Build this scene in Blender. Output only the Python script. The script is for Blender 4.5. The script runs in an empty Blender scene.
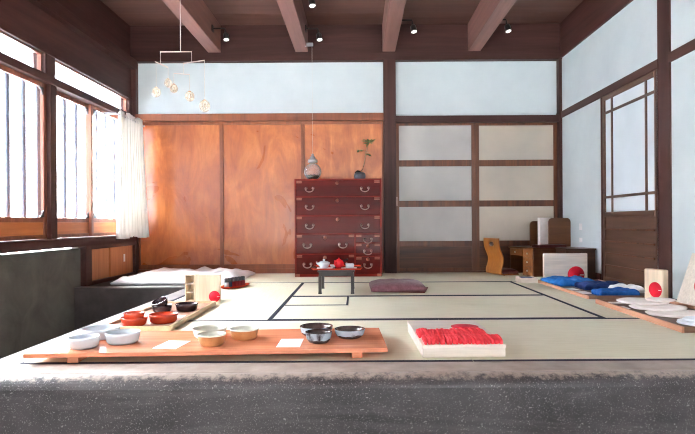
import bpy, bmesh, math, random
from mathutils import Vector, Matrix, noise
random.seed(7)
PI = math.pi
SC = bpy.context.scene
COL = SC.collection

# ------------------------------------------------------------------ materials
def lin(c):
    c = c / 255.0
    return c / 12.92 if c <= 0.04045 else ((c + 0.055) / 1.055) ** 2.4
def S(r, g, b): return (lin(r), lin(g), lin(b), 1.0)

def new_mat(name):
    m = bpy.data.materials.new(name); m.use_nodes = True
    nt = m.node_tree; nt.nodes.clear()
    out = nt.nodes.new('ShaderNodeOutputMaterial')
    return m, nt, out
def principled(nt, out, rough=.5, spec=.5, metal=0.0):
    b = nt.nodes.new('ShaderNodeBsdfPrincipled')
    b.inputs['Roughness'].default_value = rough
    b.inputs['Specular IOR Level'].default_value = spec
    b.inputs['Metallic'].default_value = metal
    nt.links.new(b.outputs[0], out.inputs[0])
    return b
def coords(nt, scale=(1, 1, 1), rot=(0, 0, 0)):
    t = nt.nodes.new('ShaderNodeTexCoord'); mp = nt.nodes.new('ShaderNodeMapping')
    mp.inputs['Scale'].default_value = scale; mp.inputs['Rotation'].default_value = rot
    nt.links.new(t.outputs['Object'], mp.inputs[0]); return mp.outputs[0]
def noise_tex(nt, vec, scale, detail=4, rough=.55, dist=0.0):
    n = nt.nodes.new('ShaderNodeTexNoise')
    n.inputs['Scale'].default_value = scale; n.inputs['Detail'].default_value = detail
    n.inputs['Roughness'].default_value = rough; n.inputs['Distortion'].default_value = dist
    nt.links.new(vec, n.inputs['Vector']); return n.outputs['Fac']
def ramp(nt, fac, stops):
    r = nt.nodes.new('ShaderNodeValToRGB'); e = r.color_ramp.elements
    e[0].position, e[0].color = stops[0]; e[1].position, e[1].color = stops[-1]
    for p, c in stops[1:-1]:
        x = e.new(p); x.color = c
    nt.links.new(fac, r.inputs[0]); return r.outputs[0]
def mixc(nt, fac, a, b, mode='MIX'):
    m = nt.nodes.new('ShaderNodeMix'); m.data_type = 'RGBA'; m.blend_type = mode
    for sock, v in ((m.inputs[0], fac), (m.inputs[6], a), (m.inputs[7], b)):
        if isinstance(v, (int, float)): sock.default_value = v
        elif isinstance(v, tuple): sock.default_value = v
        else: nt.links.new(v, sock)
    return m.outputs[2]
def bump(nt, b, h, strength, dist=.01):
    n = nt.nodes.new('ShaderNodeBump'); n.inputs['Strength'].default_value = strength
    n.inputs['Distance'].default_value = dist
    nt.links.new(h, n.inputs['Height']); nt.links.new(n.outputs[0], b.inputs['Normal'])

def noisy(name, c1, c2, scale=(1, 1, 1), ns=6, rough=.5, spec=.5, bmp=0.0, detail=5, dist=0.0, metal=0.0, lo=.3, hi=.7, bd=.004, sheen=0):
    m, nt, out = new_mat(name); b = principled(nt, out, rough, spec, metal)
    f = noise_tex(nt, coords(nt, scale), ns, detail, .6, dist)
    nt.links.new(ramp(nt, f, [(lo, c1), (hi, c2)]), b.inputs['Base Color'])
    if bmp: bump(nt, b, f, bmp, bd)
    if sheen: b.inputs['Sheen Weight'].default_value = sheen
    return m
def wood(name, dark, light, axis='Z', ns=9, rough=.45, spec=.4, bmp=.12, stretch=.06):
    sc = {'X': (stretch, 1, 1), 'Y': (1, stretch, 1), 'Z': (1, 1, stretch)}[axis]
    m, nt, out = new_mat(name); b = principled(nt, out, rough, spec)
    v = coords(nt, sc)
    f = noise_tex(nt, v, ns, 7, .65, 1.2)
    f2 = noise_tex(nt, v, ns * 7, 3, .5, .3)
    c = ramp(nt, f, [(.28, dark), (.72, light)])
    c = mixc(nt, .35, c, ramp(nt, f2, [(.3, (.55, .55, .55, 1)), (.65, (1, 1, 1, 1))]), 'MULTIPLY')
    nt.links.new(c, b.inputs['Base Color'])
    bump(nt, b, f2, bmp, .003)
    return m
def glass(name, tint=(1, 1, 1, 1), refl=.07, rough=.02, fresnel=False):
    m, nt, out = new_mat(name)
    t = nt.nodes.new('ShaderNodeBsdfTransparent'); t.inputs[0].default_value = tint
    g = nt.nodes.new('ShaderNodeBsdfGlossy'); g.inputs['Roughness'].default_value = rough
    mx = nt.nodes.new('ShaderNodeMixShader'); mx.inputs[0].default_value = refl
    if fresnel:
        lw = nt.nodes.new('ShaderNodeLayerWeight'); lw.inputs[0].default_value = .35
        nt.links.new(lw.outputs['Facing'], mx.inputs[0])
    nt.links.new(t.outputs[0], mx.inputs[1]); nt.links.new(g.outputs[0], mx.inputs[2])
    nt.links.new(mx.outputs[0], out.inputs[0]); return m

M = {}
M['beam'] = wood('beam brown paint', S(120, 84, 76), S(146, 103, 93), 'Y', 5, .5, .4, .08)
M['darkwood'] = wood('dark purple brown timber', S(60, 37, 33), S(86, 55, 49), 'Y', 6, .5, .2, .1)
M['darkwood_x'] = wood('dark purple brown timber lengthwise', S(54, 32, 29), S(78, 48, 43), 'X', 6, .5, .2, .1)
M['darkwood_z'] = wood('dark purple brown post', S(58, 36, 33), S(86, 55, 49), 'Z', 6, .5, .2, .1)
M['ceil'] = wood('ceiling boards', S(94, 65, 57), S(118, 84, 74), 'X', 4, .55, .35, .08)
M['doorwood'] = wood('brown door frame wood', S(58, 30, 16), S(124, 68, 36), 'Z', 10, .4, .45, .12)
M['doorwood_x'] = wood('brown door rail wood', S(52, 28, 17), S(106, 62, 38), 'X', 10, .4, .45, .12)
M['doorwood_y'] = wood('brown side door wood', S(70, 45, 34), S(104, 70, 52), 'Y', 10, .42, .45, .12)
M['amberframe'] = wood('reddish brown panel frame', S(112, 58, 34), S(150, 84, 50), 'Z', 8, .4, .45, .1)
M['sashwood'] = wood('red brown window sash', S(120, 66, 48), S(160, 96, 72), 'Z', 8, .4, .45, .1)
M['sashpanel'] = wood('orange window panel', S(186, 104, 58), S(214, 134, 80), 'Y', 6, .4, .45, .1)
M['cupboard'] = wood('orange cupboard door', S(176, 106, 66), S(206, 136, 90), 'Z', 5, .45, .4, .1)
M['chairply'] = wood('golden plywood', S(146, 86, 32), S(184, 118, 52), 'Z', 7, .35, .5, .08)
M['desk'] = wood('brown desk wood', S(82, 46, 25), S(116, 70, 38), 'X', 8, .35, .5, .08)
M['desk_drawer'] = wood('light brown drawer wood', S(112, 66, 32), S(146, 92, 48), 'X', 8, .35, .5, .08)
M['chestdark'] = wood('dark brown low chest', S(56, 33, 22), S(82, 50, 32), 'X', 8, .4, .45, .08)
M['board'] = wood('orange display board', S(206, 118, 82), S(240, 164, 124), 'X', 7, .26, .55, .05)
M['traywood'] = wood('pale tray wood', S(196, 164, 126), S(222, 194, 158), 'Y', 9, .5, .4, .08)
M['trayin'] = noisy('rosy brown tray bottom', S(168, 118, 96), S(190, 142, 120), (1, .1, 1), 12, .5, .4)
M['traydark'] = noisy('dark brown tray bottom', S(92, 68, 58), S(116, 88, 76), (1, .1, 1), 12, .5, .4)
M['trayrim'] = wood('rosy wood tray rim', S(186, 128, 100), S(214, 158, 128), 'Y', 9, .45, .4, .06)
M['trayrim_x'] = wood('dark tray end', S(108, 76, 60), S(138, 102, 82), 'X', 9, .45, .4, .06)
M['pale'] = wood('pale paulownia wood', S(216, 194, 166), S(238, 220, 196), 'Z', 8, .55, .3, .06)
M['palewhite'] = wood('whitish paulownia wood', S(226, 212, 198), S(244, 234, 222), 'X', 8, .55, .3, .06)
M['plaster'] = noisy('pale blue grey plaster', S(202, 212, 216), S(212, 221, 224), (1, 1, 1), 3, .9, .1, .05, 6)
M['graywall'] = noisy('grey earthen wall', S(80, 78, 71), S(110, 106, 97), (1, 1, 1), 3.5, .75, .3, .3, 8, .6, bd=.01)
M['black'] = noisy('black painted wood', S(40, 36, 36), S(60, 54, 52), (1, 1, 1), 20, .35, .5)
M['iron'] = noisy('dark iron fittings', S(146, 112, 102), S(178, 142, 130), (1, 1, 1), 30, .4, .5, metal=.5)
M['copper'] = noisy('worn copper fittings', S(128, 66, 50), S(152, 88, 68), (1, 1, 1), 30, .4, .5, metal=.3)
M['blackmetal'] = noisy('black lamp metal', S(30, 28, 28), S(44, 40, 40), (1, 1, 1), 20, .4, .5)
M['white_cer'] = noisy('white porcelain', S(178, 186, 193), S(194, 201, 206), (1, 1, 1), 6, .2, .5)
M['cream_glaze'] = noisy('cream white glaze', S(196, 198, 182), S(224, 222, 208), (1, 1, 1), 18, .2, .5)
M['brown_clay'] = noisy('caramel brown clay', S(170, 112, 66), S(202, 146, 96), (1, 1, 1), 14, .5, .4)
M['black_glaze'] = noisy('black glaze', S(44, 34, 34), S(84, 64, 60), (1, 1, 1), 16, .18, .6)
M['drip_glaze'] = noisy('pale blue drip glaze', S(58, 50, 54), S(164, 178, 188), (1, 1, .5), 18, .18, .6, lo=.38, hi=.52)
M['red_lac'] = noisy('vermilion lacquer', S(176, 46, 24), S(206, 70, 38), (1, 1, 1), 10, .18, .6)
M['black_lac'] = noisy('dark plum lacquer', S(38, 26, 30), S(64, 46, 50), (1, 1, 1), 12, .15, .6)
M['tansu'] = wood('dark red lacquered wood', S(66, 9, 6), S(96, 16, 10), 'X', 6, .22, .16, .04)
M['tansu_fr'] = wood('red lacquer chest frame', S(100, 20, 13), S(128, 31, 21), 'X', 6, .25, .18, .04)
M['red_pot'] = noisy('bright red enamel', S(196, 22, 30), S(216, 40, 44), (1, 1, 1), 8, .15, .6)
M['dot'] = noisy('crimson printed disc', S(206, 12, 40), S(216, 22, 50), (1, 1, 1), 8, .6, .3)
M['mark'] = noisy('white printed mark', S(240, 232, 230), S(246, 240, 238), (1, 1, 1), 8, .6, .3)
M['redcloth'] = noisy('coral red cotton', S(236, 50, 62), S(250, 84, 92), (1, 1, 1), 60, .85, .2, .2)
M['bluecloth'] = noisy('bright blue cotton', S(26, 88, 156), S(46, 116, 188), (1, 1, 1), 25, .85, .2, .2)
M['navycloth'] = noisy('navy cotton', S(26, 44, 92), S(40, 62, 116), (1, 1, 1), 25, .85, .2, .2)
M['midblue'] = noisy('medium blue cotton', S(24, 70, 136), S(38, 92, 164), (1, 1, 1), 25, .85, .2, .2)
M['whitecloth'] = noisy('white cotton', S(232, 230, 232), S(246, 244, 246), (1, 1, 1), 10, .9, .1, .1)
M['offwhite'] = noisy('pinkish white felt', S(236, 226, 222), S(248, 240, 236), (1, 1, 1), 14, .85, .1, .1)
M['bluewhite'] = noisy('bluish white felt', S(222, 228, 236), S(238, 242, 248), (1, 1, 1), 14, .85, .1, .1)
M['paper'] = noisy('white card', S(242, 240, 236), S(250, 249, 246), (1, 1, 1), 10, .8, .1)
M['plum'] = noisy('plum brown cushion fabric', S(104, 66, 72), S(134, 90, 98), (1, 1, 1), 40, .85, .2, .15, sheen=.2)
M['brownlin'] = noisy('dark red brown fabric', S(92, 48, 42), S(120, 68, 60), (1, 1, 1), 40, .85, .2, .15)
M['silver'] = noisy('brushed silver metal', S(176, 180, 186), S(204, 206, 210), (1, 1, 1), 10, .3, .5, metal=.8)
M['moss'] = noisy('dark green moss', S(30, 36, 18), S(70, 76, 34), (1, 1, 1), 60, .9, .1, .6)
M['soil'] = noisy('dark soil', S(30, 24, 20), S(50, 40, 32), (1, 1, 1), 60, .9, .1, .4)
M['potgrey'] = noisy('slate grey ceramic', S(48, 52, 62), S(80, 84, 96), (1, 1, 1), 14, .4, .5)
M['trunk'] = noisy('grey brown bark', S(146, 116, 90), S(176, 146, 118), (1, 1, .3), 40, .8, .2, .3)
M['leaf'] = noisy('green leaf', S(62, 78, 34), S(110, 124, 60), (1, 1, 1), 40, .5, .4)
M['string'] = noisy('pale cord', S(206, 196, 186), S(222, 214, 206), (1, 1, 1), 40, .7, .2)
M['stick'] = noisy('pale mobile stick', S(206, 184, 176), S(226, 208, 200), (1, 1, 1), 40, .6, .2)
M['barpaint'] = noisy('blue grey window bar', S(78, 82, 96), S(98, 102, 116), (1, 1, 1), 20, .5, .4)
M['house'] = noisy('pale rendered house wall', S(188, 190, 192), S(200, 202, 204), (1, 1, 1), 2, .9, .1)
M['housegrey'] = noisy('grey house trim', S(150, 154, 160), S(170, 174, 180), (1, 1, 1), 2, .8, .2)
M['roof'] = noisy('blue grey roof tiles', S(112, 122, 134), S(140, 150, 162), (1, 1, 1), 4, .6, .3, .3)
M['earth'] = noisy('grey earthen entrance floor', S(96, 90, 84), S(126, 120, 112), (1, 1, 1), 3, .85, .2, .2)
M['road'] = noisy('pale grey road', S(150, 150, 150), S(172, 172, 172), (1, 1, 1), 3, .9, .1)
M['album'] = noisy('maroon book cover', S(70, 30, 32), S(96, 46, 46), (1, 1, 1), 20, .3, .5)
M['bottle_blue'] = noisy('blue glazed jar', S(40, 66, 100), S(66, 96, 130), (1, 1, 1), 12, .2, .5)
M['bottle_red'] = noisy('dark red jar', S(120, 26, 34), S(152, 44, 50), (1, 1, 1), 12, .2, .5)
M['bottle_cap'] = noisy('dark grey jar lid', S(56, 58, 64), S(90, 94, 102), (1, 1, 1), 12, .25, .5)
M['pane'] = glass('clear window glass', (.97, .98, 1, 1), .06)

def m_jar():
    m, nt, out = new_mat('jar glass with painted edge sheen')
    t = nt.nodes.new('ShaderNodeBsdfTransparent'); t.inputs[0].default_value = (.98, .98, .97, 1)
    p = nt.nodes.new('ShaderNodeBsdfPrincipled'); p.inputs['Base Color'].default_value = (.75, .76, .76, 1); p.inputs['Roughness'].default_value = .06  # whitish colour towards the edges stands in for room reflections
    p.inputs['Specular IOR Level'].default_value = 1.0
    lw = nt.nodes.new('ShaderNodeLayerWeight'); lw.inputs[0].default_value = .3
    mr = nt.nodes.new('ShaderNodeMapRange'); mr.inputs[3].default_value = .1; mr.inputs[4].default_value = .75
    mx = nt.nodes.new('ShaderNodeMixShader')
    nt.links.new(lw.outputs['Facing'], mr.inputs[0]); nt.links.new(mr.outputs[0], mx.inputs[0])
    nt.links.new(t.outputs[0], mx.inputs[1]); nt.links.new(p.outputs[0], mx.inputs[2]); nt.links.new(mx.outputs[0], out.inputs[0]); return m
M['jarglass'] = m_jar()
M['float'] = None

def m_float():
    m, nt, out = new_mat('golden glass float')
    t = nt.nodes.new('ShaderNodeBsdfTransparent'); t.inputs[0].default_value = (1, .95, .88, 1)
    d = nt.nodes.new('ShaderNodeBsdfPrincipled'); d.inputs['Base Color'].default_value = S(246, 228, 206)
    d.inputs['Roughness'].default_value = .15
    mx = nt.nodes.new('ShaderNodeMixShader')
    f = noise_tex(nt, coords(nt, (1, 1, .3)), 70, 3)
    r = nt.nodes.new('ShaderNodeMapRange'); r.inputs[1].default_value = .35; r.inputs[2].default_value = .65
    r.inputs[3].default_value = .1; r.inputs[4].default_value = .42
    nt.links.new(f, r.inputs[0]); nt.links.new(r.outputs[0], mx.inputs[0])
    nt.links.new(t.outputs[0], mx.inputs[1]); nt.links.new(d.outputs[0], mx.inputs[2])
    nt.links.new(mx.outputs[0], out.inputs[0]); return m
M['float'] = m_float()

def m_tatami(name, axis):
    m, nt, out = new_mat(name); b = principled(nt, out, .62, .3)
    sc = (1, 14, 1) if axis == 'X' else (14, 1, 1)
    f = noise_tex(nt, coords(nt, sc), 9, 4, .6)
    g = noise_tex(nt, coords(nt), 1.3, 3, .5)
    c = ramp(nt, f, [(.3, S(227, 223, 199)), (.7, S(241, 238, 217))])
    c = mixc(nt, .5, c, ramp(nt, g, [(.3, S(242, 238, 226)), (.7, S(255, 255, 255))]), 'MULTIPLY')
    nt.links.new(c, b.inputs['Base Color']); bump(nt, b, f, .08, .002); return m
M['tatami_x'] = m_tatami('woven rush along the room width', 'X')
M['tatami_y'] = m_tatami('woven rush along the room depth', 'Y')
M['heri'] = noisy('navy black mat border', S(34, 36, 48), S(50, 52, 66), (1, 1, 1), 40, .8, .2)

def m_amber():
    m, nt, out = new_mat('amber varnished cedar'); b = principled(nt, out, .3, .75)
    v = coords(nt, (1, 1, .12)); v0 = coords(nt)
    f = noise_tex(nt, coords(nt, (1, 1, .3)), 5, 8, .62, 1.2)
    big = noise_tex(nt, v0, 1.5, 4, .6, .8)
    fine = noise_tex(nt, v, 70, 3)
    c = ramp(nt, f, [(.3, S(158, 80, 34)), (.52, S(190, 106, 50)), (.75, S(218, 140, 78))])
    c = mixc(nt, .6, c, ramp(nt, big, [(.36, S(176, 136, 112)), (.62, S(255, 254, 250))]), 'MULTIPLY')
    c = mixc(nt, .16, c, ramp(nt, fine, [(.35, (.5, .45, .4, 1)), (.6, (1, 1, 1, 1))]), 'MULTIPLY')
    nt.links.new(c, b.inputs['Base Color'])
    r = nt.nodes.new('ShaderNodeMapRange'); r.inputs[3].default_value = .2; r.inputs[4].default_value = .38
    nt.links.new(big, r.inputs[0]); nt.links.new(r.outputs[0], b.inputs['Roughness'])
    bump(nt, b, big, .35, .03); return m
M['amber'] = m_amber()

def m_concrete(name, c1, c2, speck, amount=.66, rough=.42):
    m, nt, out = new_mat(name); b = principled(nt, out, rough, .5)
    f = noise_tex(nt, coords(nt, (1, 1, 1)), 2.6, 8, .65, .5)
    c = ramp(nt, f, [(.3, c1), (.7, c2)])
    for sc, ns, lo in (((1, 1, .6), 300, amount - .015), ((.6, 1, 1.0), 150, amount + .01)):
        n = noise_tex(nt, coords(nt, sc, (0, .5, 0)), ns, 2, .5, .4)
        k = nt.nodes.new('ShaderNodeMapRange'); k.inputs[1].default_value = lo; k.inputs[2].default_value = lo + .05
        nt.links.new(n, k.inputs[0])
        c = mixc(nt, k.outputs[0], c, speck)
    sw = noise_tex(nt, coords(nt, (.35, 1, 3.2)), 2.2, 6, .7, .6)
    k = nt.nodes.new('ShaderNodeMapRange'); k.inputs[1].default_value = .5; k.inputs[2].default_value = .75
    k.inputs[4].default_value = .38
    nt.links.new(sw, k.inputs[0]); c = mixc(nt, k.outputs[0], c, speck)
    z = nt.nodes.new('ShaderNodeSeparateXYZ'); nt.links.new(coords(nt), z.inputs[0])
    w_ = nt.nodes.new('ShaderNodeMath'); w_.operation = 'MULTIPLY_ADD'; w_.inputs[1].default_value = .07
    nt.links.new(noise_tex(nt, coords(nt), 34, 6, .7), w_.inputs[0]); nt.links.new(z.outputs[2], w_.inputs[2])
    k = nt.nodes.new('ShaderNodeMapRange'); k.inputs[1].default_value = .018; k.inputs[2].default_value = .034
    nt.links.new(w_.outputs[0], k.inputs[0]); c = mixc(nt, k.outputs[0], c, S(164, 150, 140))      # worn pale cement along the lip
    nt.links.new(c, b.inputs['Base Color']); bump(nt, b, f, .12, .006); return m
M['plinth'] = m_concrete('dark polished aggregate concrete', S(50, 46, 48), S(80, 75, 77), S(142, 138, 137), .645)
M['ledge'] = noisy('worn pinkish grey cement', S(152, 138, 128), S(184, 170, 160), (1, 1, 1), 8, .6, .3, .1, 8)
M['kerb'] = noisy('grey cement kerb', S(118, 112, 112), S(142, 136, 134), (1, 1, 1), 8, .6, .3, .1, 8)
M['step'] = noisy('dark grey cement step', S(66, 61, 60), S(92, 86, 84), (1, 1, 1), 5, .7, .3, .15, 8)

def m_frost(name, c1, c2, tr=.0):
    m, nt, out = new_mat(name)
    b = nt.nodes.new('ShaderNodeBsdfPrincipled'); b.inputs['Roughness'].default_value = .42
    b.inputs['Specular IOR Level'].default_value = .5
    f = noise_tex(nt, coords(nt, (1, 1, 1)), 2.0, 3, .5, .3)
    nt.links.new(ramp(nt, f, [(.3, c1), (.7, c2)]), b.inputs['Base Color'])
    bump(nt, b, noise_tex(nt, coords(nt), 160, 2), .15, .002)
    if tr:
        t = nt.nodes.new('ShaderNodeBsdfTranslucent'); t.inputs[0].default_value = (.9, .93, .96, 1)
        mx = nt.nodes.new('ShaderNodeMixShader'); mx.inputs[0].default_value = tr
        nt.links.new(b.outputs[0], mx.inputs[1]); nt.links.new(t.outputs[0], mx.inputs[2])
        nt.links.new(mx.outputs[0], out.inputs[0])
    else: nt.links.new(b.outputs[0], out.inputs[0])
    return m
M['frost'] = m_frost('grey patterned frosted glass', S(160, 156, 154), S(182, 178, 174))
M['frost_w'] = m_frost('beige patterned frosted glass', S(172, 163, 152), S(192, 179, 162))
M['frost_b'] = m_frost('bluish white frosted glass', S(206, 214, 220), S(220, 228, 234), .025)

def m_curtain():
    m, nt, out = new_mat('thin white curtain cotton')
    d = nt.nodes.new('ShaderNodeBsdfDiffuse'); d.inputs[0].default_value = S(240, 238, 234)
    t = nt.nodes.new('ShaderNodeBsdfTranslucent'); t.inputs[0].default_value = S(246, 244, 238)
    mx = nt.nodes.new('ShaderNodeMixShader'); mx.inputs[0].default_value = .22
    nt.links.new(d.outputs[0], mx.inputs[1]); nt.links.new(t.outputs[0], mx.inputs[2])
    nt.links.new(mx.outputs[0], out.inputs[0]); return m
M['curtain'] = m_curtain()
def m_emit(name, col, s):
    m, nt, out = new_mat(name); e = nt.nodes.new('ShaderNodeEmission')
    e.inputs[0].default_value = col; e.inputs[1].default_value = s
    nt.links.new(e.outputs[0], out.inputs[0]); return m
M['lamp'] = m_emit('lit lamp lens', (1, .96, .9, 1), 1.6)

# ------------------------------------------------------------------ mesh helpers
class B:
    def __init__(s): s.bm = bmesh.new(); s.sm = []
    def box(s, x0, x1, y0, y1, z0, z1):
        v = [s.bm.verts.new(p) for p in ((x0,y0,z0),(x1,y0,z0),(x1,y1,z0),(x0,y1,z0),(x0,y0,z1),(x1,y0,z1),(x1,y1,z1),(x0,y1,z1))]
        for f in ((0,3,2,1),(4,5,6,7),(0,1,5,4),(1,2,6,5),(2,3,7,6),(3,0,4,7)): s.bm.faces.new([v[i] for i in f])
        return s
    def prism(s, pts, axis, a, b):
        def P(u, w, t): return {'X': (t,u,w), 'Y': (u,t,w), 'Z': (u,w,t)}[axis]
        A = [s.bm.verts.new(P(u,w,a)) for u,w in pts]; C = [s.bm.verts.new(P(u,w,b)) for u,w in pts]
        n = len(pts)
        s.bm.faces.new(A[::-1]); s.bm.faces.new(C)
        for i in range(n): s.bm.faces.new((A[i],A[(i+1)%n],C[(i+1)%n],C[i]))
        return s
    def lathe(s, prof, n=32, c=(0,0,0), sx=1, sy=1):
        rings = []
        for r, z in prof:
            if r < 1e-6: rings.append([s.bm.verts.new((c[0],c[1],c[2]+z))])
            else: rings.append([s.bm.verts.new((c[0]+r*sx*math.cos(2*PI*i/n), c[1]+r*sy*math.sin(2*PI*i/n), c[2]+z)) for i in range(n)])
        for a, b in zip(rings, rings[1:]):
            for i in range(n):
                j = (i+1) % n
                vs = [a[i % len(a)], a[j % len(a)], b[j % len(b)], b[i % len(b)]]
                u = []
                for q in vs:
                    if q not in u: u.append(q)
                if len(u) > 2:
                    try: s.bm.faces.new(u).smooth = True
                    except ValueError: pass
        return s
    def tube(s, pts, r, n=8, closed=False, r2=None):
        pts = [Vector(p) for p in pts]; rings = []; N = len(pts)
        for i, p in enumerate(pts):
            if closed: d = pts[(i+1) % N] - pts[i-1]
            else: d = pts[min(i+1, N-1)] - pts[max(i-1, 0)]
            d.normalize(); up = Vector((0,0,1)) if abs(d.z) < .95 else Vector((1,0,0))
            a = d.cross(up).normalized(); b = d.cross(a).normalized()
            rr = r if r2 is None else r + (r2-r)*i/(N-1)
            rings.append([s.bm.verts.new(p + a*rr*math.cos(2*PI*k/n) + b*rr*math.sin(2*PI*k/n)) for k in range(n)])
        for i in range(N if closed else N-1):
            A, C = rings[i], rings[(i+1) % N]
            for k in range(n):
                s.bm.faces.new((A[k],A[(k+1)%n],C[(k+1)%n],C[k])).smooth = True
        if not closed: s.bm.faces.new(rings[0][::-1]); s.bm.faces.new(rings[-1])
        return s
    def pillow(s, w, d, h, nx=20, ny=20, pw=6, amp=.0, fr=6, seed=0, c=(0,0,0), edge=.3, rag=0.0):
        """a soft closed slab lying on z=c.z; edge = share of the height kept at the rim"""
        top = {}; bot = {}
        for i in range(nx+1):
            for j in range(ny+1):
                u = 2*i/nx-1; v = 2*j/ny-1
                k = max(0, (1-abs(u)**pw)*(1-abs(v)**pw))**.5
                nz = noise.noise((u*w*fr+seed, v*d*fr-seed, seed*1.7))
                rx = 1 + rag*noise.noise((v*3+seed, seed, 2.2)); ry = 1 + rag*noise.noise((u*3-seed, 5.1, seed))
                z = h*(edge + (1-edge)*k) + amp*nz*(.35+.65*k)
                top[i,j] = s.bm.verts.new((c[0]+u*w/2*rx, c[1]+v*d/2*ry, c[2]+max(z, .002)))
                bot[i,j] = s.bm.verts.new((c[0]+u*w/2*rx*(.985), c[1]+v*d/2*ry*(.985), c[2]))
        for i in range(nx):
            for j in range(ny):
                s.bm.faces.new((top[i,j],top[i+1,j],top[i+1,j+1],top[i,j+1])).smooth = True
                s.bm.faces.new((bot[i,j],bot[i,j+1],bot[i+1,j+1],bot[i+1,j])).smooth = True
        rim = [(i,0) for i in range(nx)] + [(nx,j) for j in range(ny)] + [(i,ny) for i in range(nx,0,-1)] + [(0,j) for j in range(ny,0,-1)]
        for a, b in zip(rim, rim[1:]+rim[:1]):
            s.bm.faces.new((bot[a],bot[b],top[b],top[a])).smooth = True
        return s
    def xf(s, mat): bmesh.ops.transform(s.bm, matrix=mat, verts=s.bm.verts); return s
    def build(s, name, m, parent=None, bevel=0.0, label=None, kind=None):
        bmesh.ops.recalc_face_normals(s.bm, faces=s.bm.faces)
        me = bpy.data.meshes.new(name); s.bm.to_mesh(me); s.bm.free()
        o = bpy.data.objects.new(name, me); COL.objects.link(o); me.materials.append(M[m] if isinstance(m, str) else m)
        if parent: o.parent = parent
        if bevel:
            md = o.modifiers.new('soft edges', 'BEVEL'); md.width = bevel; md.segments = 2; md.limit_method = 'ANGLE'
        if label: o['label'] = label
        if kind: o['kind'] = kind
        return o
def box(*a): return B().box(*a)
def ball(b, c, rx, ry=None, rz=None, n=24, m=12):
    ry = ry or rx; rz = rz or rx
    return b.lathe([(math.sin(PI*i/m) if 0 < i < m else 0, -math.cos(PI*i/m)*rz) for i in range(m+1)], n, c, rx, ry)

def tag(o, label, cat, group=None):
    o['label'] = label; o['category'] = cat
    if group: o['group'] = group
    return o
def thing(name, label, cat, loc=(0,0,0), rz=0.0, group=None):
    o = bpy.data.objects.new(name, None); COL.objects.link(o); o.empty_display_size = .05
    o.location = loc; o.rotation_euler = (0,0,rz)
    return tag(o, label, cat, group)
def struct(b, name, m, bevel=0.0):
    return b.build(name, m, None, bevel, None, 'structure')
def sroot(name):
    o = bpy.data.objects.new(name, None); COL.objects.link(o); o['kind'] = 'structure'; return o
def dup(root, loc, rz=0.0, label=None, group=None):
    r = root.copy(); COL.objects.link(r); r.location = loc; r.rotation_euler = (0,0,rz)
    if label: r['label'] = label
    if group: r['group'] = group
    for ch in list(root.children):
        c = ch.copy(); COL.objects.link(c); c.parent = r
        for g in list(ch.children):
            d = g.copy(); COL.objects.link(d); d.parent = c
    return r

# room dimensions (metres; tatami surface at z = 0, camera looks along +Y)
XL, XR, YB, ZC, ZD = -2.5, 2.26, 6.04, 2.74, -.42     # left wall, right wall, back wall, ceiling, entrance floor
YR = -3.0                                            # open street side behind the camera
XP, YP = -1.5, 1.965                                  # left and front faces of the raised platform

# ------------------------------------------------------------------ floor and platform
struct(box(XL-.1, XR+.1, YR, YP+.1, ZD-.1, ZD).box(XL-.1, XP+.1, YP+.1, 4.8, ZD-.1, ZD), 'floor', 'earth')
struct(box(XP+.05, XR, 2.1, YB, ZD, -.05), 'trim_1', 'step')                   # platform core under the mats
pts = [(YP+.0, ZD), (2.156, ZD), (2.156, 0.0), (2.02, 0.0)]
for i in range(1, 8):
    a = PI/2 + (PI/2)*i/8
    pts.append((2.02 + .055*math.cos(a), -.055 + .055*math.sin(a)))
fp = B().prism(pts, 'X', XP, XR)
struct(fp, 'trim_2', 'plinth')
struct(box(XP, XR, 2.024, 2.156, 0.0, .0015), 'trim_3', 'ledge')                # worn cement along the top
struct(box(XP, -1.362, 2.157, 4.75, ZD, 0.0), 'trim_4', 'kerb', .006)          # left kerb of the mats
struct(box(XL, -1.362, 4.75, YB, ZD, -.004), 'trim_5', 'step', .006)           # dark step in the far left corner
struct(box(XL+.0, -1.362, 4.752, 4.86, -.004, 0.0), 'trim_6', 'kerb', .0015)

def mat_(name_axis, rects, borders, label):
    t = thing('tatami_mat', label, 'tatami mat', (rects[0][0], rects[0][2], -.05), 0, 'tatami mats of the raised floor')
    ox, oy = rects[0][0], rects[0][2]
    b = B(); g = .0015
    for x0,x1,y0,y1 in rects: b.box(x0-ox+g, x1-ox-g, y0-oy+g, y1-oy-g, .0, .05)
    b.build('rush_surface', name_axis, t)
    for x0,x1,y0,y1 in borders: box(x0-ox+g, x1-ox-g, y0-oy+g, y1-oy-g, .048, .0518).build('cloth_border', 'heri', t)
w = .028
Y = [2.158, 3.11, 4.10, 5.04, 5.985]; XA, XB, XC, XM = -1.36, -.5, 1.40, .46
mat_('tatami_x', [(XA,XM,Y[0],Y[1])], [(XA,XM,Y[0],Y[0]+w),(XA,XM,Y[1]-w,Y[1])], 'front left tatami mat under the long orange display board')
mat_('tatami_x', [(XM,XR,Y[0],Y[1])], [(XM,XR,Y[0],Y[0]+w),(XM,XR,Y[1]-w,Y[1])], 'front right tatami mat under the tray of white felt rounds')
mat_('tatami_y', [(XA,XB,Y[1],Y[3])], [(XA,XA+w,Y[1],Y[3]),(XB-w,XB,Y[1],Y[3])], 'tatami mat along the left kerb, under the open wooden box')
mat_('tatami_x', [(XB,XC,Y[1],3.65),(-.07,XC,3.65,Y[2])], [(XB,XC,Y[1],Y[1]+w),(-.07,XC,Y[2]-w,Y[2])], 'tatami mat with a square cut out of its far left corner')
mat_('tatami_x', [(XB,-.07,3.65,Y[2])], [(XB,-.07,3.65,3.65+w),(XB,-.07,Y[2]-w,Y[2]),(-.07-.016,-.07,3.65,Y[2])], 'small square tatami piece in front of the low black table')
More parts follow.
